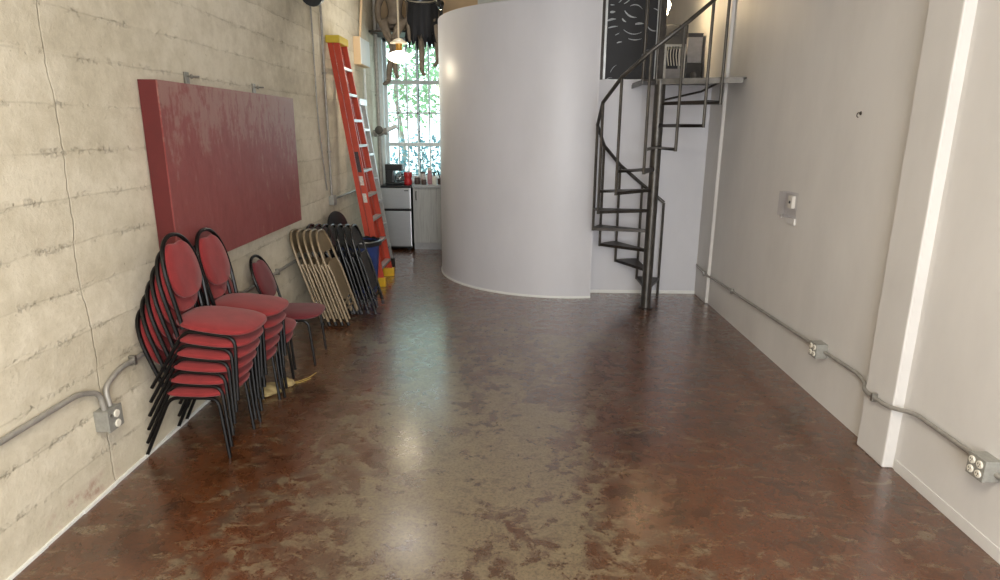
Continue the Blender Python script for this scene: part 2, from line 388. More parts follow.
# pilasters of the right wall
def pilaster(name, x0, y0, y1, label):
    mb = MB(); segs = 26
    rings = []
    for i in range(segs+1):
        z = ZC*i/segs; j = .0012*math.sin(i*2.3)
        rings.append([Vector((x0+j, y0+j*.6, z)), Vector((XR+.01, y0+j*.6, z)), Vector((XR+.01, y1, z)), Vector((x0+j, y1, z))])
    mb.quadstrip(rings)
    return struct(name, mb, M['white'], label, 'pilaster', bevel=.008)
pilaster('trim_1', 2.008, 3.04, 3.30, 'white wall pilaster nearest on the right wall')
pilaster('trim_2', 2.035, 6.30, 6.70, 'white wall pilaster in the far right corner')

# ------------------------------------------------------------------ kitchen window
win = bpy.data.objects.new('window_1', None); COL.objects.link(win); win.location = (0, 0, 0); win['kind'] = 'structure'
win['label'] = 'tall white multi-pane window at the far end'; win['category'] = 'window'
fr = MB(); T = .045; y0, y1 = YK+.02, YK+.08
fr.box(WX0, WX0+.06, y0, y1, WZ0, WZ1); fr.box(WX1-.06, WX1, y0, y1, WZ0, WZ1); fr.box(WX0, WX1, y0, y1, WZ1-.10, WZ1); fr.box(WX0, WX1, y0, y1, WZ0, WZ0+.06)
fr.box(WX0, WX1, y0-.01, y1, 1.485, 1.54); fr.box(WX0, WX1, y0, y1, 2.375, 2.43)
fr.build('window_frame', M['jamb'], win, bevel=.004)
mu = MB()
for x in (-1.695, -1.555, -1.402, -1.225, -1.05, -.86, -.68): mu.box(x-.011, x+.011, y0+.015, y0+.04, WZ0+.06, WZ1-.10)
for z in (1.968,): mu.box(WX0+.06, WX1-.06, y0+.015, y0+.04, z-.012, z+.012)
mu.build('muntins', M['jamb'], win)
bx(WX0+.05, WX1-.05, y0+.045, y0+.05, WZ0+.05, WZ1-.09).build('pane', M['glass'], win)
gr = MB()
for x in (-1.40, -1.0): gr.tube([(x, y1+.10, WZ0), (x, y1+.10, WZ1)], .010)
for z in (1.05, 2.98): gr.tube([(WX0, y1+.10, z), (WX1, y1+.10, z)], .007)
gr.build('security_grille', M['stairdark'], win)
struct('window_sill', bx(WX0-.02, WX1, YK-.06, YK+.02, WZ0-.04, WZ0, bev=.005), M['jamb'], 'white sill under the kitchen window', 'sill')
struct('trim_3', bx(XL, -.72, YK-.07, YK, WZ1-.03, WZ1+.02, bev=.004), M['stairdark'], 'dark ledge rail above the kitchen window', 'trim')
struct('trim_4', bx(XL+.01, WX0+.02, YK-.09, YK, WZ0-.3, WZ1-.03, bev=.006), M['jamb'], 'chipped white casing left of the kitchen window', 'trim')

# ------------------------------------------------------------------ outside the window
struct('ground_outside', bx(-9, 9, YK+.28, 30, -.3, -.1), M['ground'], 'paving outside the window', 'ground')
def tree(name, label, x, y, h, crown, n, mat, trunk_r=.06, lean=0, leaf=.13):
    t = thing(name, label, 'tree', (x, y, -.1), 'trees outside the window')
    p = [(0, 0, 0), (.05+lean*.3, 0, h*.35), (.12*lean+.02, .05, h*.65), (lean*.5, 0, h)]
    tr = MB().tube(p, trunk_r, 8, r2=trunk_r*.4)
    for k in range(5):
        z = h*(.45+.1*k); a = random.uniform(0, 6.28); tr.tube([(lean*.3, 0, z), (lean*.3+.28*crown[0]*math.cos(a), .28*crown[0]*math.sin(a), z+.3*crown[0])], trunk_r*.4, 6, r2=.008)
    tr.build('trunk', M['bark'], t, smooth=True)
    b = MB()
    for k in range(n):
        while True:
            q = Vector((random.uniform(-1, 1), random.uniform(-1, 1), random.uniform(-1, 1)))
            if q.length < 1: break
        q = Vector((q.x*crown[0]+lean*.4, q.y*crown[0], crown[1]+q.z*crown[2]))
        m = Matrix.Translation(q) @ Matrix.Rotation(random.uniform(0, 6.28), 4, Vector((random.gauss(0, 1), random.gauss(0, 1), random.gauss(0, 1))).normalized())
        l = leaf*random.uniform(.6, 1.3)
        vs = [b.bm.verts.new(m @ Vector(v)) for v in ((-l/2, 0, 0), (0, -l*.28, .01), (l/2, 0, 0), (0, l*.28, .01))]
        b.bm.faces.new(vs)
    b.build('foliage', mat, t)
tree('tree', 'pale green leafy tree just outside the kitchen window', -2.3, 12.2, 3.9, (.85, 3.0, 1.2), 900, M['leaf'], lean=.7)
tree('tree', 'pale green leafy tree farthest away outside the kitchen window', -1.5, 14.7, 4.3, (1.2, 3.3, 1.5), 1200, M['leaf'], lean=-.4)
tree('shrub', 'blue green shrub low beyond the kitchen window', -1.5, 10.7, 1.6, (.58, 1.2, .62), 800, M['leaf2'], .02, leaf=.085)

# ------------------------------------------------------------------ red chairs
def superellipse(hx, hy, n, p, cx=0, cy=0, taper=0):
    out = []
    for i in range(n):
        a = 2*PI*i/n; c, s = math.cos(a), math.sin(a)
        x = math.copysign(abs(c)**(2/p), c)*hx; y = math.copysign(abs(s)**(2/p), s)*hy
        y *= 1 + taper*x/hx
        out.append((cx+x, cy+y))
    return out
def pad(mapper, hx, hy, thick, p=3, n=40, taper=0, rim=.6, dome=.012):
    """a cushion: outline in (u,v), thickness w; mapper turns (u,v,w) into a point"""
    prof = [(0.0, 1+dome/thick), (.45, 1+dome*.9/thick), (.75, 1+dome*.5/thick), (.92, .93), (.985, .72), (1, .45), (.985, .18), (.93, 0), (.5, 0), (0.0, 0)]
    mb = MB(); base = superellipse(1, 1, n, p)
    rings = []
    for sc, w in prof:
        sc = max(sc, .02)
        rings.append([mapper(x*hx*sc, y*hy*sc*(1+taper*x), w*thick) for x, y in base])
    mb.quadstrip(rings); return mb
TUBE = .0098
def make_red_chair(label, fab):
    t = thing('stacking_chair', label, 'chair')
    hw = .165
    for s in (-1, 1):
        y = s*hw
        MB().tube(arc_pts([(.05, y, .348), (.185, y, .348), (.215, y, 0)], .05), TUBE, 8).build('leg', M['black_tube'], t, smooth=True)
        MB().tube(arc_pts([(.05, y, .348), (-.075, y, .348), (-.245, y, 0)], .05), TUBE, 8).build('leg', M['black_tube'], t, smooth=True)
    f = MB()
    for x in (-.03, .13): f.tube([(x, -hw, .348), (x, hw, .348)], .008, 8)
    f.build('seat_frame', M['black_tube'], t, smooth=True)
    pad(lambda u, v, w: Vector((.048+u, v, .359+w)), .212, .192, .036, 3.0, taper=.03).build('seat', fab, t, smooth=True)
    # back loop: (s, y, z) along a slanted plane
    def bp(y, z): return Vector((-.105 - .27*(z-.40) - .14*max(0, z-.40)**2, y, z))
    loop = []
    for y, z in ((.150, .352), (.158, .45), (.166, .53)): loop.append((y, z))
    for i in range(0, 19):
        a = PI*i/18; loop.append((.168*math.cos(a)*(abs(math.cos(a))**-.12 if abs(math.cos(a)) > 1e-3 else 1), .60+.205*math.sin(a)**.92 if i not in (0, 18) else .60))
    for y, z in ((-.166, .53), (-.158, .45), (-.150, .352)): loop.append((y, z))
    pts = [bp(y, z) for y, z in loop]
    MB().tube(pts, .0112, 8).build('back_frame', M['black_tube'], t, smooth=True)
    def bm(u, v, w):                                              # u up, v sideways
        z = .632 + u; 
        if u > .125: z -= .018*math.exp(-(v/.045)**2)
        if u < -.06: v *= 1
        q = bp(v, z); return q + Vector((.018-w, 0, 0))
    pad(bm, .146, .150, .032, 2.5, taper=-.06, dome=.006).build('backrest', fab, t, smooth=True)
    return t
proto = make_red_chair('x', M['red_fabric']); proto_d = make_red_chair('y', M['red_fabric_dull'])
ordn = {0: 'lowest', 1: 'second from the bottom', 2: 'third from the bottom', 3: 'fourth from the bottom', 4: 'fifth from the bottom', 5: 'topmost'}
used = set()
def place_chair(src, x, y, k, label, group, dz=.0725, dx=.026, tilt=1.55, yaw=0):
    if src.name in used: o = dup(src, label, None, group)
    else: o = src; o['label'] = label; o['group'] = group; used.add(src.name)
    rot = Matrix.Rotation(R(yaw), 4, 'Z') @ Matrix.Rotation(R(tilt*k), 4, 'Y')
    piv = Vector((.03, 0, .38))
    target = Vector((x, y, 0)) + Matrix.Rotation(R(yaw), 4, 'Z') @ (piv + Vector((dx*k, 0, dz*k)))
    o.matrix_world = Matrix.Translation(target) @ rot @ Matrix.Translation(-piv)
    return o
def stack(x, y, n, where, yaw=0, dz=.0725):
    for k in range(n):
        pos = 'topmost' if k == n-1 else ordn[k]
        place_chair(proto, x, y, k, f'red black-framed chair, {pos} in the {where}', 'stacked red chairs', yaw=yaw, dz=dz)
stack(-1.735, 3.215, 6, 'tall stack of six nearest the viewer')
stack(-1.735, 3.64, 5, 'stack just behind the nearest one', dz=.082)
stack(-1.735, 3.965, 2, 'low pair between the tall stacks and the single chair', yaw=9)
place_chair(proto_d, -1.70, 4.60, 0, 'single dark red chair standing alone beside the tan folding chairs', 'stacked red chairs', yaw=2)

# ------------------------------------------------------------------ folding chairs
def make_folding_chair(name, frame, panel, cap, w=.40, h=.93):
    """local: folded flat, X thickness (+X faces the room), Y width, Z length"""
    t = thing(name, 'x', 'folding chair')
    hw = w/2
    u = [(.0, -hw, 0), (.0, -hw, h*.7), (.0, -hw+.02, h*.88), (.0, -hw+.07, h-.02), (.0, -hw+.13, h), (.0, hw-.13, h), (.0, hw-.07, h-.02), (.0, hw-.02, h*.88), (.0, hw, h*.7), (.0, hw, 0)]
    MB().tube(arc_pts(u, .08, 3), .0115, 8).build('front_frame', frame, t, smooth=True)
    for s in (-1, 1):
        y = s*(hw-.028)
        MB().tube([(.020, y, .05), (.022, y, h*.55), (.010, y, h*.66)], .0095, 8).build('leg', frame, t, smooth=True)
    # backrest sheet
    n = 9; rings = []
    for i in range(n+1):
        yy = -hw+.012 + (w-.024)*i/n; b = -.012*math.cos((i/n-.5)*PI)
        top = h-.012-.10*max(0, abs(i/n-.5)*2-.55)**1.5/.3
        rings.append([Vector((b-.004, yy, h*.78)), Vector((b-.004, yy, top)), Vector((b+.004, yy, top)), Vector((b+.004, yy, h*.78))])
    MB().quadstrip(rings).build('backrest', panel, t, smooth=True)
    # seat pan folded between the rails
    sp = MB(); sp.prism(superellipse(hw-.045, .19, 28, 5, 0, h*.47), .004, .018, 'x')
    sp.build('seat', panel, t, bevel=.004)
    for z, x in ((.13, 0), (.28*h, 0)): 
        MB().tube([(x, -hw, z), (x, hw, z)], .008, 8).build('crossbar', frame, t, smooth=True)
    MB().tube([(.02, -hw+.03, .20), (.02, hw-.03, .20)], .007, 8).build('crossbar', frame, t, smooth=True)
    for s in (-1, 1):
        MB().tube([(0, s*hw, .0), (0, s*hw, .035)], .0145, 8).build('foot_cap', cap, t, smooth=True)
    return t
def lean_place(o, foot, top_dx, h, yaw):
    """foot = middle of the feet; the chair tilts its top away from the room by top_dx"""
    ang = -math.asin(top_dx/h)
    o.matrix_world = Matrix.Translation(foot) @ Matrix.Rotation(R(yaw), 4, 'Z') @ Matrix.Rotation(ang, 4, 'Y') @ Matrix.Translation((0, 0, .012))
tan0 = make_folding_chair('folding_chair', M['tan_metal'], M['tan_panel'], M['black_tube'], .36, .88)
names5 = ['tan folded chair closest to the concrete wall, first of the tan row', 'tan folded chair second from the concrete wall', 'tan folded chair in the middle of the tan row', 'tan folded chair fourth from the concrete wall', 'tan folded chair at the front of the tan row, its seat showing']
for k in range(5):
    o = tan0 if k == 0 else dup(tan0, '')
    o['label'] = names5[k]; o['group'] = 'tan folding chairs'
    lean_place(o, Vector((-1.685+.058*k, 5.56, 0)), .27, .88, 0)
blk0 = make_folding_chair('folding_chair', M['black_metal'], M['black_metal'], M['black_cap'], .36, .86)
wn = ['first', 'second', 'third', 'fourth', 'fifth', 'sixth', 'seventh']
for k in range(7):
    o = blk0 if k == 0 else dup(blk0, '')
    o['label'] = f'black folded chair leaning by the blue bin, {wn[k]} from the concrete wall' if k < 6 else 'black folded chair leaning by the blue bin, outermost one facing the room'
    o['group'] = 'black folding chairs'
    lean_place(o, Vector((-1.70+.069*k, 5.93, 0)), .225, .86, 0)
# round black piece leaning on the wall behind them
st = thing('round_stool', 'black round-seated stool tipped against the wall behind the black folding chairs', 'stool', (-1.85, 6.62, 0))
sm = Matrix.Translation((0, 0, .72)) @ Matrix.Rotation(R(70), 4, 'Z') @ Matrix.Rotation(R(78), 4, 'X') @ Matrix.Rotation(R(0), 4, 'Y')
MB().lathe([(.0001, -.02), (.15, -.02), (.165, -.012), (.17, 0), (.165, .014), (.15, .02), (.0001, .022)], 32, capb=False, capt=False).xf(sm).build('seat', M['black_plastic'], st, smooth=True)
for i in range(3):
    a = 2*PI*i/3+.4
    MB().tube([sm @ Vector((.10*math.cos(a), .10*math.sin(a), -.02)), Vector((.05*math.cos(a)+.02, .06*math.sin(a)+.06, .01))], .010, 8).build('leg', M['black_metal'], st, smooth=True)

# ------------------------------------------------------------------ red board on the wall
rb = thing('wall_board', 'large dark red painted board mounted on the concrete wall above the chairs', 'board', (0, 0, 0))
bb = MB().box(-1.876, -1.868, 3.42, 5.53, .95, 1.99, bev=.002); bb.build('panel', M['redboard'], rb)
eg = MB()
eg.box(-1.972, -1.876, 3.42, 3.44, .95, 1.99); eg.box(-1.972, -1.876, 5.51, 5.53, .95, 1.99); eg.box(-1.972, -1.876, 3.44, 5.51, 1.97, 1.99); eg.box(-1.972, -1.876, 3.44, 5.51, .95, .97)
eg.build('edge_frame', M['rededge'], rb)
for yy in (3.95, 4.97):
    t = MB(); t.box(-1.978, -1.966, yy-.03, yy+.02, 1.985, 2.07, bev=.002)
    br_ = t.build('bracket', M['galv'], rb)
    MB().tube([(-1.968, yy, 2.045), (-1.90, yy+.012, 2.045)], .006, 8).build('bolt', M['galv'], br_)
    n_ = MB().lathe([(.013, 0), (.013, .012)], 6, (0, 0, 0)).xf(Matrix.Translation((-1.95, yy+.004, 2.045)) @ Matrix.Rotation(R(90), 4, 'Y')); n_.build('nut', M['galv'], br_)

# ------------------------------------------------------------------ ladders
def make_ladder(name, label, y0, y1, yt0, yt1, xf, xt, ht, nstep, railm, capm, footm, stepm, web, labels, spacing):
    t = thing(name, label, 'ladder', (0, 0, 0))
    def P(side, f, dx=0):
        a = (y0, y1)[side]; b = (yt0, yt1)[side]
        return Vector((xf+(xt-xf)*f+dx, a+(b-a)*f, ht*f))
    for side in (0, 1):
        out = -1 if side == 0 else 1
        for nm, d0, d1 in (('rail', 0, -web*.52), ('rear_rail', -web*.58, -web)):
            mb = MB(); th = .028; lip = .008
            f0, f1 = .035, .985
            # C channel: web outside, two flanges inside
            A = [P(side, f0), P(side, f1)]
            def sec(p, d0=d0, d1=d1):
                xs = [(d0, 0), (d1, 0), (d1, th), (d1+lip, th), (d1+lip, lip), (d0-lip, lip), (d0-lip, th), (d0, th)]
                return [p + Vector((x, -out*yy, 0)) for x, yy in xs]
            mb.quadstrip([sec(A[0]), sec(A[1])]); r = mb.build(nm, railm, t)
            fb = MB(); q = P(side, .0)
            fb.box(q.x+d1-.006, q.x+d0+.006, q.y-.024 - (0 if out < 0 else .012), q.y+.024+(0 if out > 0 else .012), 0.0, .10, bev=.006); fb.build('foot', footm, t)
    for k in range(1, nstep+1):
        f = (spacing*k - (.05 if labels else 0))/ht; a = P(0, f); b = P(1, f)
        mb = MB(); dpt = web*.5
        mb.quadstrip([[a+Vector((.004, .010, 0)), a+Vector((-dpt, .010, 0)), a+Vector((-dpt, .010, -.028)), a+Vector((-dpt+.006, .010, -.028)), a+Vector((-.004, .010, -.028)), a+Vector((.004, .010, -.028))],
                      [b+Vector((.004, -.010, 0)), b+Vector((-dpt, -.010, 0)), b+Vector((-dpt, -.010, -.028)), b+Vector((-dpt+.006, -.010, -.028)), b+Vector((-.004, -.010, -.028)), b+Vector((.004, -.010, -.028))]])
        mb.build('step', stepm, t)
    a, b = P(0, 1), P(1, 1)
    MB().box(a.x-web*1.02, a.x+.02, a.y-.03, b.y+.03, ht-.07, ht+.005, bev=.01).build('top_cap', capm, t)
    if labels:
        for f, ln, mt in ((.515, .22, 'label_dark'), (.44, .10, 'label_light'), (.37, .10, 'label_light')):
            q = P(0, f); w_ = web*.34
            MB().quadstrip([[P(0, f+sg*ln/ht/2)+Vector((-.02, -.0015, 0)), P(0, f+sg*ln/ht/2)+Vector((-.02-w_, -.0015, 0)), P(0, f+sg*ln/ht/2)+Vector((-.02-w_, .001, 0)), P(0, f+sg*ln/ht/2)+Vector((-.02, .001, 0))] for sg in (-1, 1)]).build('sticker', M[mt], t)
    return t
make_ladder('step_ladder', 'tall orange fibreglass step ladder with yellow top leaning on the concrete wall', 6.88, 7.42, 7.02, 7.35, -1.42, -1.845, 2.69, 9, M['orange'], M['yellow'], M['yellowfoot'], M['alu'], .125, True, .27)
make_ladder('step_ladder', 'grey aluminium step ladder half hidden behind the orange ladder', 7.56, 8.00, 7.64, 7.94, -1.52, -1.80, 2.08, 6, M['alu'], M['alu'], M['rubber'], M['alu'], .13, False, .29)

# ------------------------------------------------------------------ blue bin
bn = thing('waste_bin', 'blue plastic waste bin with a black liner beside the orange ladder', 'bin', (-1.625, 6.62, 0))
MB().lathe([(.155, 0), (.165, .01), (.205, .50), (.205, .535), (.222, .535), (.226, .55), (.222, .565), (.200, .565), (.19, .40), (.15, .02)], 32, capt=True).build('body', M['blue'], bn, smooth=True)
lp = []
for i in range(48):
    lp.append(1+.03*math.sin(i*1.9)+.02*math.sin(i*4.1))
lb = MB(); rings = []
for r_, z in ((.19, .40), (.196, .55), (.215, .585), (.232, .575), (.233, .53)):
    rings.append([Vector((r_*math.cos(2*PI*i/48), r_*math.sin(2*PI*i/48), z+.018*(lp[i]-1)*8*(z > .5))) for i in range(48)])
lb.quadstrip(rings, caps=False); lb.build('liner', M['bag'], bn, smooth=True)

# ------------------------------------------------------------------ kitchen corner
fg = thing('fridge', 'stainless two-door fridge with black sides under the kitchen window', 'fridge', (0, 0, 0))
FX0, FX1, FY, FT = -1.885, -1.445, 9.03, .945
MB().box(FX0, FX1, FY+.05, YK-.10, .03, FT, bev=.008).build('body', M['black_plastic'], fg)
MB().box(FX0, FX1, FY+.004, FY+.048, FT-.33+.0, FT-.03, bev=.012).build('freezer_door', M['steel'], fg)
MB().box(FX0, FX1, FY+.004, FY+.048, .06, FT-.365, bev=.012).build('door', M['steel'], fg)
MB().box(FX0-.004, FX1+.004, FY-.004, YK-.08, FT-.022, FT+.002, bev=.006).build('top', M['black_plastic'], fg)
MB().box(FX1-.09, FX1-.03, FY+.001, FY+.006, FT-.075, FT-.062).build('badge', M['dark'], fg)
ft = MB()
for x in (FX0+.05, FX1-.05): ft.box(x-.02, x+.02, FY+.07, FY+.11, 0, .035)
ft.build('foot', M['rubber'], fg)
cb = thing('base_cabinet', 'grey wood-grain base cabinet right of the fridge', 'cabinet', (0, 0, 0))
KX0, KX1 = -1.425, -.885
MB().box(KX0, KX1, 9.12, YK-.06, .10, .915).build('body', M['laminate'], cb)
MB().box(KX0+.004, KX1-.004, 9.098, 9.118, .105, .910, bev=.003).build('door', M['laminate'], cb)
MB().box(KX0, KX1, 9.15, YK-.1, 0, .10).build('plinth', M['counter'], cb)
hd = [c for c in children(cb) if c.name.startswith('door')][0]
MB().tube(arc_pts([(KX0+.05, 9.098, .74), (KX0+.05, 9.07, .74), (KX0+.05, 9.07, .86), (KX0+.05, 9.098, .86)], .015), .006, 8).build('handle', M['dark'], hd)
tag(MB().box(FX1+.012, -.885, 9.08, YK-.06, .918, .955, bev=.004).build('worktop', M['counter'], None), 'grey worktop slab over the grain cabinet under the window', 'worktop')
ct = .956
cm = thing('coffee_maker', 'black coffee maker with glass carafe standing on the fridge', 'coffee maker', (-1.68, 9.25, FT+.003))
MB().box(-.15, .12, -.09, .13, 0, .035, bev=.01).build('base', M['black_plastic'], cm)
MB().box(-.15, -.03, -.07, .13, .03, .26, bev=.015).build('tank', M['black_plastic'], cm)
MB().box(-.15, .11, -.09, .13, .20, .295, bev=.02).build('brew_head', M['black_plastic'], cm)
cf = MB().lathe([(.05, .037), (.068, .06), (.07, .11), (.05, .16), (.045, .175)], 20, (.05, 0, 0)).build('carafe', M['carafe'], cm, smooth=True)
MB().tube(arc_pts([(.115, -.0, .16), (.15, 0, .15), (.15, 0, .07), (.115, 0, .06)], .02), .009, 8).build('handle', M['black_plastic'], cf)
def item(name, label, cat, x, y, z, prof, mat, lid=None, lidmat=None):
    t = thing(name, label, cat, (x, y, z), 'small things under the window')
    MB().lathe(prof, 20).build('body', mat, t, smooth=True)
    if lid: MB().lathe(lid, 20).build('lid', lidmat, t, smooth=True)
    return t
item('coffee_tub', 'red tub with pale label beside the coffee maker', 'tub', -1.505, 9.22, FT+.003, [(.055, 0), (.06, .01), (.06, .07), (.052, .085), (.052, .10), (.06, .115), (.06, .155)], M['redpack'], [(.063, .155), (.063, .178), (.05, .185)], M['redpack'])
item('jar', 'small pale jar first on the worktop beside the fridge', 'jar', -1.37, 9.22, ct, [(.04, 0), (.045, .02), (.045, .08), (.035, .10)], M['jarlid'], [(.037, .10), (.037, .12)], M['jarglass'])
item('jar', 'taller pale jar with dark filling in the middle of the worktop', 'jar', -1.30, 9.30, ct, [(.042, 0), (.045, .02), (.045, .13), (.036, .15)], M['jarglass'], [(.038, .15), (.038, .175)], M['jarlid'])
item('jar', 'dark squat jar left of the pink bottle', 'jar', -1.265, 9.16, ct, [(.034, 0), (.038, .02), (.038, .06), (.03, .075)], M['jarlid'], [(.032, .075), (.032, .095)], M['jarglass'])
item('bottle', 'tall pinkish bottle on the worktop', 'bottle', -1.185, 9.22, ct, [(.034, 0), (.037, .02), (.037, .12), (.03, .17), (.03, .20)], M['pink'], [(.031, .20), (.031, .235), (.02, .24)], M['plate'])
item('bottle', 'white pump bottle right of the pink bottle', 'bottle', -1.115, 9.18, ct, [(.03, 0), (.034, .02), (.034, .09), (.02, .12), (.012, .125)], M['plate'], [(.012, .125), (.012, .16), (.03, .165), (.03, .178)], M['dark'])
item('mug', 'dark mug beside the curved wall on the worktop', 'mug', -1.035, 9.20, ct, [(.032, 0), (.038, .015), (.038, .085)], M['jarlid'], [(.036, .086), (.02, .088)], M['dark'])
tag(MB().tube([(-1.035, 9.20, ct+.088), (-1.075, 9.23, ct+.20)], .006, 8, r2=.012).build('spoon', M['dark'], None, smooth=True), 'dark utensil standing in the dark mug', 'utensil')

# ------------------------------------------------------------------ conduits and boxes on the left wall
def conduit(name, label, pts, r, mat=None, rad=.09, straps=()):
    t = thing(name, label, 'conduit', (0, 0, 0))
    MB().tube(arc_pts(pts, rad, 6), r, 10).build('pipe', mat or M['galv_dull'], t, smooth=True)
    for p, ax in straps:
        p = Vector(p); s = MB()
        if ax == 'y': s.box(p.x-r-.003, p.x+r+.004, p.y-.010, p.y+.010, p.z-r-.012, p.z+r+.012, bev=.003)
        else: s.box(p.x-r-.003, p.x+r+.004, p.y-r-.012, p.y+r+.012, p.z-.010, p.z+.010, bev=.003)
        s.build('strap', M['galv'], t)
    return t
xc = XL+.020
conduit('conduit', 'steel conduit running from the left picture edge down into the outlet box', [(xc, -1.5, .567), (xc, 2.60, .567), (xc+.012, 2.718, .52), (xc+.02, 2.722, .43)], .0135, straps=[((xc, .9, .567), 'y')])
conduit('conduit', 'steel conduit rising from the outlet box and running behind the red chairs', [(xc+.02, 2.765, .43), (xc, 2.775, .52), (xc, 2.90, .570), (xc, 7.2, .570)], .0135, straps=[((xc, 3.02, .570), 'y'), ((xc, 4.35, .570), 'y'), ((xc, 5.1, .570), 'y')])
def outlet_box_left():
    t = thing('outlet_box', 'grey metal outlet box low on the concrete wall left of the chairs', 'outlet', (0, 0, 0))
    MB().box(XL, XL+.062, 2.695, 2.80, .325, .43, bev=.006).build('box', M['box'], t)
    cp = MB().box(XL+.062, XL+.072, 2.692, 2.803, .322, .433, bev=.004).build('cover_plate', M['box'], t)
    for zz in (.347, .398):
        q = MB().lathe([(.0195, 0), (.0195, .006), (.017, .008)], 20).xf(Matrix.Translation((XL+.071, 2.755, zz)) @ Matrix.Rotation(R(90), 4, 'Y')).build('receptacle', M['plate'], t, smooth=True)
    MB().lathe([(.008, 0), (.008, .006)], 12).xf(Matrix.Translation((XL+.071, 2.712, .405)) @ Matrix.Rotation(R(90), 4, 'Y')).build('screw', M['galv'], t)
outlet_box_left()
conduit('conduit', 'long vertical conduit left of the orange ladder ending at a low junction box', [(xc, 6.84, 3.95), (xc, 6.84, 1.03)], .0125, straps=[((xc, 6.84, 2.3), 'z'), ((xc, 6.84, 1.5), 'z')])
conduit('conduit', 'thinner vertical conduit beside the long one above the red board corner', [(xc-.006, 6.53, 3.95), (xc-.006, 6.53, 1.9), (xc-.006, 6.60, 1.5), (xc-.006, 6.70, 1.1)], .008, M['galv_dull'])
jb = thing('junction_box', 'small grey junction box at the foot of the long vertical conduit', 'junction box', (0, 0, 0))
MB().box(XL, XL+.05, 6.79, 6.89, .93, 1.03, bev=.006).build('box', M['box'], jb); MB().box(XL+.05, XL+.056, 6.785, 6.895, .925, 1.035, bev=.003).build('cover_plate', M['galv_dull'], jb)
conduit('conduit', 'horizontal conduit from the small junction box toward the kitchen', [(xc, 6.88, .985), (xc, 9.0, .985)], .0125, M['galv'], straps=[((xc, 8.0, .985), 'y')])
eb = thing('electrical_box', 'beige electrical panel box high on the wall by the window', 'electrical box', (0, 0, 0))
MB().box(XL, XL+.085, 8.24, 8.75, 2.52, 2.85, bev=.006).build('box', M['plywood'], eb); MB().box(XL+.085, XL+.095, 8.25, 8.74, 2.53, 2.84, bev=.004).build('door', M['jamb'], eb)
conduit('riser_pipe', 'grey riser pipe in the corner left of the kitchen window', [(-1.90, 9.22, 0.0), (-1.90, 9.22, 3.98)], .030, M['galv_dull'], straps=[((-1.90, 9.22, 2.2), 'z')])
conduit('conduit', 'slim conduit dropping from the beige electrical box', [(xc+.02, 8.62, 2.50), (xc+.02, 8.62, 1.0)], .016, M['jamb'])
conduit('conduit', 'slim conduit rising from the beige electrical box', [(xc+.02, 8.45, 2.86), (xc+.02, 8.62, 3.3), (xc+.02, 8.8, 3.95)], .016, M['plywood'])
vv = thing('pipe_valve', 'weathered pipe valve with side fitting on the riser left of the window', 'valve', (-1.86, 9.10, 1.69))
MB().lathe([(.03, -.10), (.05, -.09), (.05, -.05), (.035, -.04), (.06, 0), (.035, .05), (.05, .06), (.05, .10), (.03, .11)], 16).xf(Matrix.Rotation(R(80), 4, 'Y')).build('body', M['galv_dull'], vv, smooth=True)
MB().tube([(.10, 0, .03), (.24, -.02, .09)], .03, 10).build('spout', M['jamb'], vv, smooth=True)
MB().lathe([(.012, 0), (.012, .08), (.055, .085), (.06, .095), (.055, .105), (.01, .11)], 16).xf(Matrix.Rotation(R(70), 4, 'X')).build('handwheel', M['stair'], vv, smooth=True)

# black spotlight at the top of the left wall
sp = thing('spotlight', 'black spotlight fixed high on the concrete wall at the top picture edge', 'spotlight', (-1.86, 5.80, 2.95)); sp.scale = (1.3, 1.3, 1.3)
MB().box(-.11, -.04, -.06, .06, -.01, .16, bev=.01).build('bracket', M['black_metal'], sp)
MB().lathe([(.05, -.16), (.07, -.15), (.078, -.02), (.06, .08), (.03, .12)], 20).xf(Matrix.Translation((.02, .06, .02)) @ Matrix.Rotation(R(-75), 4, 'X')).build('housing', M['black_metal'], sp, smooth=True)
MB().lathe([(.078, 0), (.082, .01), (.082, .05), (.074, .05)], 20, capt=True).xf(Matrix.Translation((.02, .26, -.02)) @ Matrix.Rotation(R(-75), 4, 'X')).build('lens_hood', M['black_cap'], sp, smooth=True)
MB().box(-.03, .05, -.16, -.02, .0, .05, bev=.01).build('clamp', M['galv'], sp)

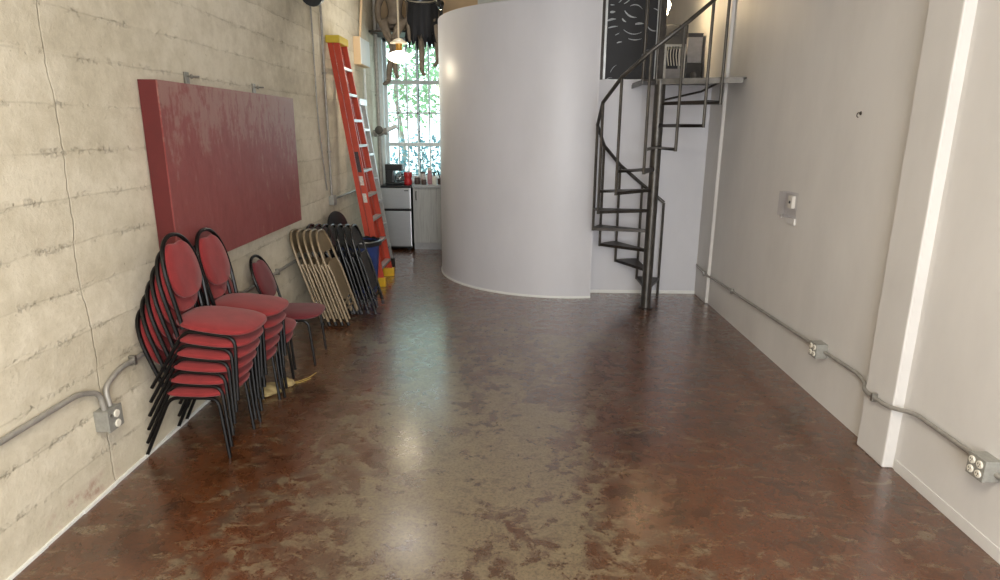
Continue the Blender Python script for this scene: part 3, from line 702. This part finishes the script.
# ------------------------------------------------------------------ right wall fittings
xw = XR-.018
p1 = [(2.035, 6.68, .33), (2.018, 6.60, .33), (2.018, 6.28, .305), (xw, 6.18, .30), (xw, 3.93, .36)]
conduit('conduit', 'steel conduit along the right wall from the far corner to the first outlet box', p1, .0115, rad=.05, straps=[((xw, 5.6, .315), 'y'), ((2.018, 6.35, .308), 'y')])
conduit('conduit', 'steel conduit stepping over the pilaster between the two outlet boxes', [(xw, 3.86, .36), (xw, 3.44, .372), (xw, 3.37, .345), (1.99, 3.28, .345), (1.99, 3.05, .350), (xw, 2.92, .375), (xw, 2.46, .375)], .0115, rad=.05, straps=[((1.99, 3.18, .347), 'y')])
conduit('conduit', 'steel conduit leaving the near outlet box at the right picture edge', [(xw, 2.375, .36), (xw, 1.0, .36)], .0115)
def outlet_box_right(y, z, label):
    t = thing('outlet_box', label, 'outlet', (XR, y, z)); t.scale = (.86, .86, .86)
    MB().box(-.075, 0, -.055, .055, -.055, .055, bev=.006).build('box', M['box'], t)
    MB().box(-.086, -.075, -.058, .058, -.058, .058, bev=.004).build('cover_plate', M['box'], t)
    for yy in (-.026, .026):
        for zz in (-.025, .025):
            r = MB().lathe([(.0195, 0), (.0195, .006), (.0175, .008)], 20).xf(Matrix.Translation((-.085, yy, zz)) @ Matrix.Rotation(R(-90), 4, 'Y')).build('receptacle', M['plate'], t, smooth=True)
            s = MB()
            for d in (-.006, .006): s.box(-.0945, -.0925, yy+d-.0012, yy+d+.0012, zz-.001, zz+.009)
            s.box(-.0945, -.0925, yy-.002, yy+.002, zz-.011, zz-.006); s.build('slots', M['dark'], r)
outlet_box_right(3.90, .362, 'four-socket grey outlet box on the right wall, the farther of two')
outlet_box_right(2.42, .370, 'four-socket grey outlet box on the right wall at the picture edge')
th = thing('thermostat', 'white thermostat inside a clear cover on the right wall', 'thermostat', (XR, 4.64, 1.235))
MB().box(-.026, 0, -.065, .005, -.035, .055, bev=.005).build('body', M['plate'], th)
MB().box(-.030, -.025, -.04, -.022, -.0, .018).build('dial', M['dark'], th)
MB().box(-.055, 0.0, -.10, .10, -.10, .08, bev=.008).build('cover', M['clear'], th)
MB().box(-.012, 0, -.105, .03, -.150, -.105, bev=.003).build('sensor_vent', M['white'], th)
MB().lathe([(.010, -.02), (.012, 0)], 12).xf(Matrix.Translation((-.05, .03, -.09))).build('lock', M['galv_dull'], th)
hk = thing('wall_hook', 'tiny dark anchor hook in the middle of the right wall', 'hook', (XR, 3.87, 1.852))
MB().lathe([(.012, 0), (.010, .004)], 12).xf(Matrix.Rotation(R(-90), 4, 'Y')).build('rosette', M['hole'], hk)
MB().tube(arc_pts([(0, 0, .004), (-.02, 0, .004), (-.022, 0, -.018), (-.012, 0, -.024)], .01), .003, 6).build('hook', M['hole'], hk, smooth=True)

# ------------------------------------------------------------------ spiral stair
SX, SY, SR = 1.375, 6.10, .56
ss = thing('spiral_staircase', 'dark steel spiral staircase with open treads at the back right', 'staircase', (SX, SY, 0))
MB().lathe([(.05, 0), (.05, 2.19)], 20).build('pole', M['stair'], ss, smooth=True)
MB().lathe([(.075, 0), (.075, .008), (.05, .012)], 20).build('base_plate', M['stairdark'], ss)
def pol(r, a, z): return Vector((r*math.cos(R(a)), r*math.sin(R(a)), z))
A0, DA, RI = 77.0, 26.5, .20
for k in range(1, 11):
    a = A0 + DA*(k-1); z = RI*k
    mb = MB(); hwd = 12.5
    ring = [pol(.04, a-hwd*1.6, 0), pol(SR, a-hwd, 0)] + [pol(SR, a-hwd+2*hwd*i/5, 0) for i in range(1, 5)] + [pol(SR, a+hwd, 0), pol(.04, a+hwd*1.6, 0)]
    mb.quadstrip([[p+Vector((0, 0, z-.006)) for p in ring], [p+Vector((0, 0, z)) for p in ring]])
    # folded front and back lips
    for s in (-1, 1):
        p, q = pol(.05, a+s*hwd*1.4, z), pol(SR, a+s*hwd, z)
        d = (q-p).normalized(); nrm = Vector((-d.y, d.x, 0))*.003
        mb.quadstrip([[p-nrm, p+nrm, p+nrm-Vector((0, 0, .028)), p-nrm-Vector((0, 0, .028))], [q-nrm, q+nrm, q+nrm-Vector((0, 0, .028)), q-nrm-Vector((0, 0, .028))]])
    mb.build('tread', M['stairdark'], ss)
def railz(a): return 1.10 + (a-A0)*(RI/DA)
posts = [(A0-hwd+.5, 0, None)] + [(A0+DA*(k-1)+hwd-.5, RI*k-.03, None) for k in range(1, 11)]
for a, z0, z1 in posts:
    top = z1 if z1 else railz(a)
    MB().tube([pol(SR, a, z0), pol(SR, a, top)], .0135, 8).build('baluster', M['stair'], ss, smooth=True)
ra = [a for a, _, _ in posts] + [posts[-1][0]+13]
rail = [pol(SR, a, railz(a)) for a in ra]
MB().tube(rail, .0175, 10).build('handrail', M['stair'], ss, smooth=True)
ld = MB().prism([(-.05, -.03), (.66, -.29), (XR-SX-.001, -.29), (XR-SX-.001, .18), (XR-SX-.035, .18), (XR-SX-.035, .595), (-.15, .595), (-.15, .05)], 2.19, 2.205)
for p, q in (((-.05, -.03), (.66, -.29)), ((-.15, .05), (-.15, .595))):
    P_, Q_ = Vector((*p, 2.19)), Vector((*q, 2.19)); d = (Q_-P_).normalized(); nrm = Vector((-d.y, d.x, 0))*.006; dz = Vector((0, 0, -.035))
    ld.quadstrip([[P_, P_+nrm, P_+nrm+dz, P_+dz], [Q_, Q_+nrm, Q_+nrm+dz, Q_+dz]])
ld.build('landing', M['stair'], ss)
MB().tube([(.56, -.02, 2.19), (.40, .05, 2.10), (.05, .05, 2.02)], .010, 8).build('bracket', M['stairdark'], ss)
up = MB()
for x, y in ((-.03, .05), (-.14, .12)): up.tube([(x, y, 2.19), (x, y, 3.9)], .016, 10)
up.build('upper_post', M['stair'], ss, smooth=True)

# ------------------------------------------------------------------ loft: art panel and things
art = thing('wall_art', 'tall black art panel with curved pale strokes and thin metal frame in the loft', 'artwork', (0, 0, 0))
AX0, AX1, AZ0, AZ1, AY = .945, 1.44, 2.245, 3.90, 6.715
MB().box(AX0, AX1, AY, AY+.03, AZ0, AZ1).build('panel', M['artblack'], art)
f_ = MB(); f_.box(AX0-.022, AX0, AY-.012, AY+.03, AZ0-.02, AZ1); f_.box(AX0-.022, AX1+.02, AY-.012, AY+.03, AZ0-.022, AZ0); f_.box(AX1, AX1+.02, AY-.012, AY+.03, AZ0-.02, AZ1)
f_.build('frame', M['frame'], art)
sk = MB()
def stroke(u0, v0, u1, v1, bend, w):
    a = Vector((u0, AY-.001, v0)); b = Vector((u1, AY-.001, v1)); d = b-a; nn = Vector((-d.z, 0, d.x)).normalized()
    L, Rr = [], []; n = 8
    for i in range(n+1):
        t = i/n; p = a+d*t+nn*bend*4*t*(1-t); ww = w*(.25+.75*math.sin(PI*min(1, t*.85+.15)))
        L.append((p+nn*ww/2)); Rr.append((p-nn*ww/2))
    e = Vector((0, .0035, 0))
    sk.quadstrip([[l, r, r+e, l+e] for l, r in zip(L, Rr)])
def au(px): return .897+(px-600)*.01025
def az(py): return 2.208+(83-py)*.0104
for u0, v0, u1, v1, bend, w in ((607, 12, 611, 12, 0, .010), (607, 18.5, 612, 18, .0, .022), (605, 26, 613, 24.5, .005, .02), (606, 32.5, 615, 31, .004, .014), (615, 10, 618, 0, -.02, .010), (620, 11, 626, -1, -.03, .012),
        (626, 13, 638, 15.5, .025, .010), (621, 17, 633, 23, -.02, .016), (619, 24, 623, 27, -.005, .016), (632, 29, 640, 28.5, .004, .02), (621, 34, 639, 36, -.03, .009), (626, 42, 639, 42, -.012, .009),
        (630, 7.5, 645, 6, .02, .007), (644, 31, 653, 35, -.015, .012), (649, 15, 656, 20, .01, .009), (651, 4, 655, 8, .01, .008), (613, 39, 617, 37, 0, .007), (615, 46, 620, 45, .003, .012),
        (610, 73, 616, 66, .01, .006), (606, 80, 612, 78, .01, .006), (640, 58, 648, 52, .02, .005)):
    stroke(au(u0), az(v0), au(u1), az(v1), bend, w)
sk.build('brush_strokes', M['stroke'], art)
struct('gap_shade_strip', bx(.861, .925, YB+.02, YB+.10, 2.24, ZC), M['stairdark'], 'added dark strip for the shaded gap beside the curved wall at the loft opening', 'post')  # added dark strip, stands in for the shade of the open gap
struct('trim_5', bx(1.46, 1.53, YB, YB+.08, 2.24, ZC), M['stairdark'], 'dark post at the edge of the loft opening', 'post')
lz = 2.24
t = thing('floor_lamp', 'bare-bulb lamp on a thin stand shining up in the loft', 'lamp', (1.64, 7.22, lz))
MB().lathe([(.07, 0), (.07, .015), (.012, .02)], 16).build('base', M['galv'], t, smooth=True); MB().tube([(0, 0, .02), (0, 0, .70)], .010, 8).build('pole', M['galv'], t, smooth=True)
MB().lathe([(.018, .70), (.02, .73), (.04, .77), (.045, .80), (.03, .835), (.005, .845)], 16).build('bulb', M['bulb'], t, smooth=True)
t = thing('equipment_rack', 'small open metal rack on the loft floor beside the pole', 'rack', (1.72, 7.05, lz))
for x in (-.10, .10):
    for y in (0, .2): MB().box(x-.012, x+.012, y-.012, y+.012, 0, .37).build('post', M['galv'], t)
MB().box(-.12, .12, -.01, .21, .36, .385, bev=.003).build('shelf', M['galv'], t); MB().box(-.10, .10, 0, .2, .02, .14, bev=.004).build('drawer', M['greybox'], t)
w = MB()
for i in range(5): w.tube(arc_pts([(-.07+.03*i, -.005, .36), (-.08+.03*i, -.01, .28), (-.06+.03*i, -.008, .17)], .05), .004, 6)
w.build('cable', M['plate'], t)
t = thing('equipment_case', 'dark case on top of the loft stack left of the grey carton', 'case', (1.74, 7.30, lz+.385))
MB().box(-.13, .15, -.08, .2, .0, .22, bev=.008).build('body', M['darkbox'], t); MB().box(-.03, .05, -.09, -.08, .12, .14).build('handle', M['black_cap'], t)
MB().box(-.10, .12, -.06, .18, -.385, 0).build('stand', M['darkbox'], t)
t = thing('storage_box', 'pale grey carton standing in the loft against the wall', 'box', (1.955, 7.20, lz+.21))
MB().box(-.075, .075, -.05, .2, 0, .26, bev=.003).build('carton', M['greybox'], t); MB().box(-.08, .08, -.055, .205, .26, .30, bev=.003).build('lid', M['darkbox'], t)
t = thing('speaker', 'small black speaker under the grey carton in the loft', 'speaker', (1.95, 7.16, lz))
MB().box(-.085, .085, -.04, .24, 0, .208, bev=.006).build('cabinet', M['black_plastic'], t); MB().lathe([(.035, 0), (.035, .006), (.01, .003)], 16).xf(Matrix.Translation((-.0, -.04, .08)) @ Matrix.Rotation(R(90), 4, 'X')).build('cone', M['stair'], t)

# ------------------------------------------------------------------ hanging lamps
pl = thing('pendant_lamp', 'glowing glass pendant lamp on a long rod in front of the window', 'lamp', (-1.30, 7.6, 2.545))
MB().tube([(0, 0, .20), (0, 0, ZC-2.545)], .010, 8).build('rod', M['lamp_ring'], pl, smooth=True)
MB().lathe([(.015, .20), (.04, .19), (.095, .155), (.10, .145), (.05, .14)], 24).build('cap', M['lamp_ring'], pl, smooth=True)
MB().lathe([(.04, .14), (.035, .10), (.04, .06)], 20).build('socket', M['brass'], pl, smooth=True)
MB().lathe([(.03, .065), (.09, .045), (.145, .02), (.15, .0), (.12, -.035), (.06, -.062), (.005, -.068)], 28).build('shade', M['lamp_glass'], pl, smooth=True)
bpy.data.objects['pendant_bulb'].location = (-1.33, 7.6, 2.45)
dp = thing('pendant_lamp', 'wide dish pendant whose pale rim shows at the top edge above the black cloak', 'lamp', (-.90, 6.6, 2.955))
MB().lathe([(.145, 0), (.15, .005), (.15, .02), (.12, .10), (.06, .16), (.02, .18)], 32, capb=False).build('dish', M['black_cap'], dp, smooth=True)
MB().lathe([(.150, .0), (.157, .004), (.157, .022), (.149, .024), (.143, .008)], 32, capb=False, capt=False).build('rim', M['lamp_ring'], dp, smooth=True)
MB().tube([(0, 0, .17), (0, 0, ZC-2.955)], .008, 8).build('rod', M['black_metal'], dp)
cl = thing('clip_light', 'tiny bright spotlight clipped above the left end of the curved wall', 'lamp', (-.80, 7.50, CZ+.0))
MB().box(-.02, .02, -.02, .02, 0, .08, bev=.004).build('clamp', M['black_metal'], cl); MB().lathe([(.03, 0), (.045, .06), (.02, .09)], 16).xf(Matrix.Translation((0, -.02, .09)) @ Matrix.Rotation(R(60), 4, 'X')).build('shade', M['black_metal'], cl, smooth=True)
MB().lathe([(.022, 0), (.018, -.02), (.004, -.03)], 12).xf(Matrix.Translation((.0, -.03, .09)) @ Matrix.Rotation(R(60), 4, 'X')).build('bulb', M['bulb'], cl, smooth=True)

# ------------------------------------------------------------------ seated sculptures on the ledge over the window
def skin_obj(name, verts, edges, radii, mat, parent=None, sub=1):
    me = bpy.data.meshes.new(name); me.from_pydata([Vector(v) for v in verts], edges, []); o = bpy.data.objects.new(name, me); COL.objects.link(o)
    sk_ = o.modifiers.new('skin', 'SKIN'); sk_.use_smooth_shade = True
    for i, d in enumerate(me.skin_vertices[0].data):
        r_ = radii[i]; d.radius = (r_, r_) if isinstance(r_, (int, float)) else r_
        d.use_root = (i == 0)
    s = o.modifiers.new('sub', 'SUBSURF'); s.levels = sub; s.render_levels = sub
    me.materials.append(mat)
    if parent: o.parent = parent
    return o
struct('trim_6', bx(XL+.03, -.88, 9.02, YK, 3.005, 3.03, bev=.004), M['stairdark'], 'dark ledge shelf above the kitchen window', 'trim')
def seated_figure(name, label, cat, x, y, z, legs_, arms_, headz=.62):
    t = thing(name, label, cat, (x, y, z))
    V = [(0, .02, .09), (0, .03, .22), (0, .02, .36), (0, .0, .47), (0, -.01, .54), (0, -.02, .60), (0, -.03, .70)]
    E = [(i, i+1) for i in range(6)]; Rr = [(.12, .10), (.095, .08), (.12, .09), (.13, .08), (.05, .05), (.07, .08), (.055, .06)]
    for chain, root in legs_ + arms_:
        prev = root
        for p, r_ in chain:
            V.append(p); Rr.append(r_); E.append((prev, len(V)-1)); prev = len(V)-1
    skin_obj('body', V, E, Rr, M['plaster_brown'], t)
    return t
sf = seated_figure('seated_sculpture', 'brown sculpted figure seated on the ledge above the window, hands between its knees', 'sculpture', -1.60, 9.10, 3.03,
    [([((-.11, -.02, .08), .075), ((-.13, -.20, .07), .07), ((-.07, -.24, -.06), .06), ((.0, -.22, -.22), .045), ((-.06, -.22, -.52), .042), ((-.07, -.22, -.66), .035), ((-.10, -.30, -.70), .03), ((-.12, -.36, -.71), .018)], 0),
     ([((.11, -.02, .08), .075), ((.13, -.20, .07), .07), ((.06, -.26, -.05), .058), ((.02, -.24, -.24), .045), ((.02, -.22, -.48), .04), ((.03, -.22, -.56), .033), ((.06, -.29, -.61), .03), ((.08, -.34, -.62), .018)], 0)],
    [([((-.16, 0, .46), .06), ((-.215, -.06, .32), .05), ((-.20, -.14, .14), .045), ((-.10, -.24, .0), .038), ((-.03, -.28, -.08), .03), ((.0, -.29, -.15), .018)], 3),
     ([((.16, 0, .46), .06), ((.215, -.06, .32), .05), ((.21, -.14, .14), .045), ((.10, -.25, .01), .038), ((.035, -.29, -.07), .03), ((.01, -.30, -.14), .018)], 3)])
MB().lathe([(.11, -.03), (.125, 0), (.12, .05), (.10, .07)], 20).xf(Matrix.Translation((0, -.01, .10)) @ Matrix.Diagonal((1.15, .95, 1, 1))).build('loincloth', M['plaster_brown'], sf, smooth=True)
cf2 = seated_figure('cloaked_sculpture', 'sculpted figure in a ragged black cloak seated above the window, one bare leg hanging', 'sculpture', -1.19, 9.10, 3.03,
    [([((-.09, -.02, .08), .07), ((-.08, -.22, .06), .065), ((-.03, -.26, -.05), .05), ((-.02, -.24, -.20), .045), ((-.025, -.22, -.40), .04), ((-.03, -.22, -.52), .03), ((.0, -.28, -.575), .028), ((.03, -.33, -.585), .016)], 0),
     ([((.10, -.02, .08), .07), ((.16, -.20, .05), .065), ((.19, -.24, -.08), .05), ((.19, -.22, -.25), .042), ((.19, -.20, -.38), .03), ((.165, -.27, -.46), .028), ((.14, -.32, -.47), .016)], 0)],
    [([((-.15, 0, .46), .06), ((-.20, -.06, .30), .05), ((-.20, -.16, .12), .042), ((-.185, -.24, -.04), .032), ((-.18, -.27, -.12), .026), ((-.17, -.28, -.17), .014)], 3),
     ([((.15, 0, .46), .06), ((.20, -.06, .30), .05), ((.19, -.16, .14), .042), ((.12, -.25, .08), .03)], 3)])
# ragged cloak: a folded cloth shell around the body
n = 60; cl_ = MB(); rings = []
prof = [(.08, .62), (.15, .54), (.21, .44), (.235, .28), (.25, .12), (.262, .0)]
def rag(i): return .055*math.sin(i*.9)+.05*math.sin(i*2.1+1)+.035*math.sin(i*3.7)
for q, (r_, z_) in enumerate(prof):
    ring = []
    for i in range(n):
        a = 2*PI*i/n; f = 1+.05*math.sin(i*1.3)*q/5+.03*math.sin(i*.5+q)
        zz = z_ + (-.15 + rag(i) if q == 5 else -.03*(q > 3))
        ring.append(Vector((r_*f*math.cos(a)*.95, -.05*q/5-.03+r_*f*math.sin(a)*(.75+.35*(q/5)*(math.sin(a) < 0)), zz)))
    rings.append(ring)
cl_.quadstrip(rings, caps=False)
o = cl_.build('cloak', M['cloak'], cf2, smooth=True)
so = o.modifiers.new('solid', 'SOLIDIFY'); so.thickness = .006

# ------------------------------------------------------------------ cream cloth bundle under the chairs
cb2 = thing('cloth_bag', 'crumpled cream cloth bag with drawstrings on the floor under the red chairs', 'bag', (-1.60, 3.93, 0), None, (0, 0, 0)); cb2.scale = (.8, .8, .72)
def lump(cx, cy, cz, sx, sy, sz, seed):
    bm = bmesh.new(); bmesh.ops.create_icosphere(bm, subdivisions=4, radius=1)
    for v in bm.verts:
        p = v.co; d = 1+.10*math.sin(5*p.x+seed)+.08*math.sin(7*p.y+2*seed)+.06*math.sin(9*p.z+11*p.x)
        v.co = Vector((cx+p.x*sx*d, cy+p.y*sy*d, max(.002, cz+p.z*sz*d)))
    m_ = MB(); m_._merge(bm); return m_
lump(-.06, -.03, .03, .13, .10, .05, 1.0).build('bag_body', M['cream'], cb2, smooth=True)
lump(.05, .13, .025, .07, .06, .045, 2.3).build('gathered_end', M['cream'], cb2, smooth=True)
MB().tube(arc_pts([(.09, .15, .02), (.14, .22, .006), (.20, .30, .006), (.23, .42, .006)], .05), .0035, 6).build('drawstring', M['string'], cb2)
MB().tube(arc_pts([(.09, .14, .02), (.15, .18, .006), (.22, .28, .006)], .05), .0035, 6).build('drawstring', M['string'], cb2)
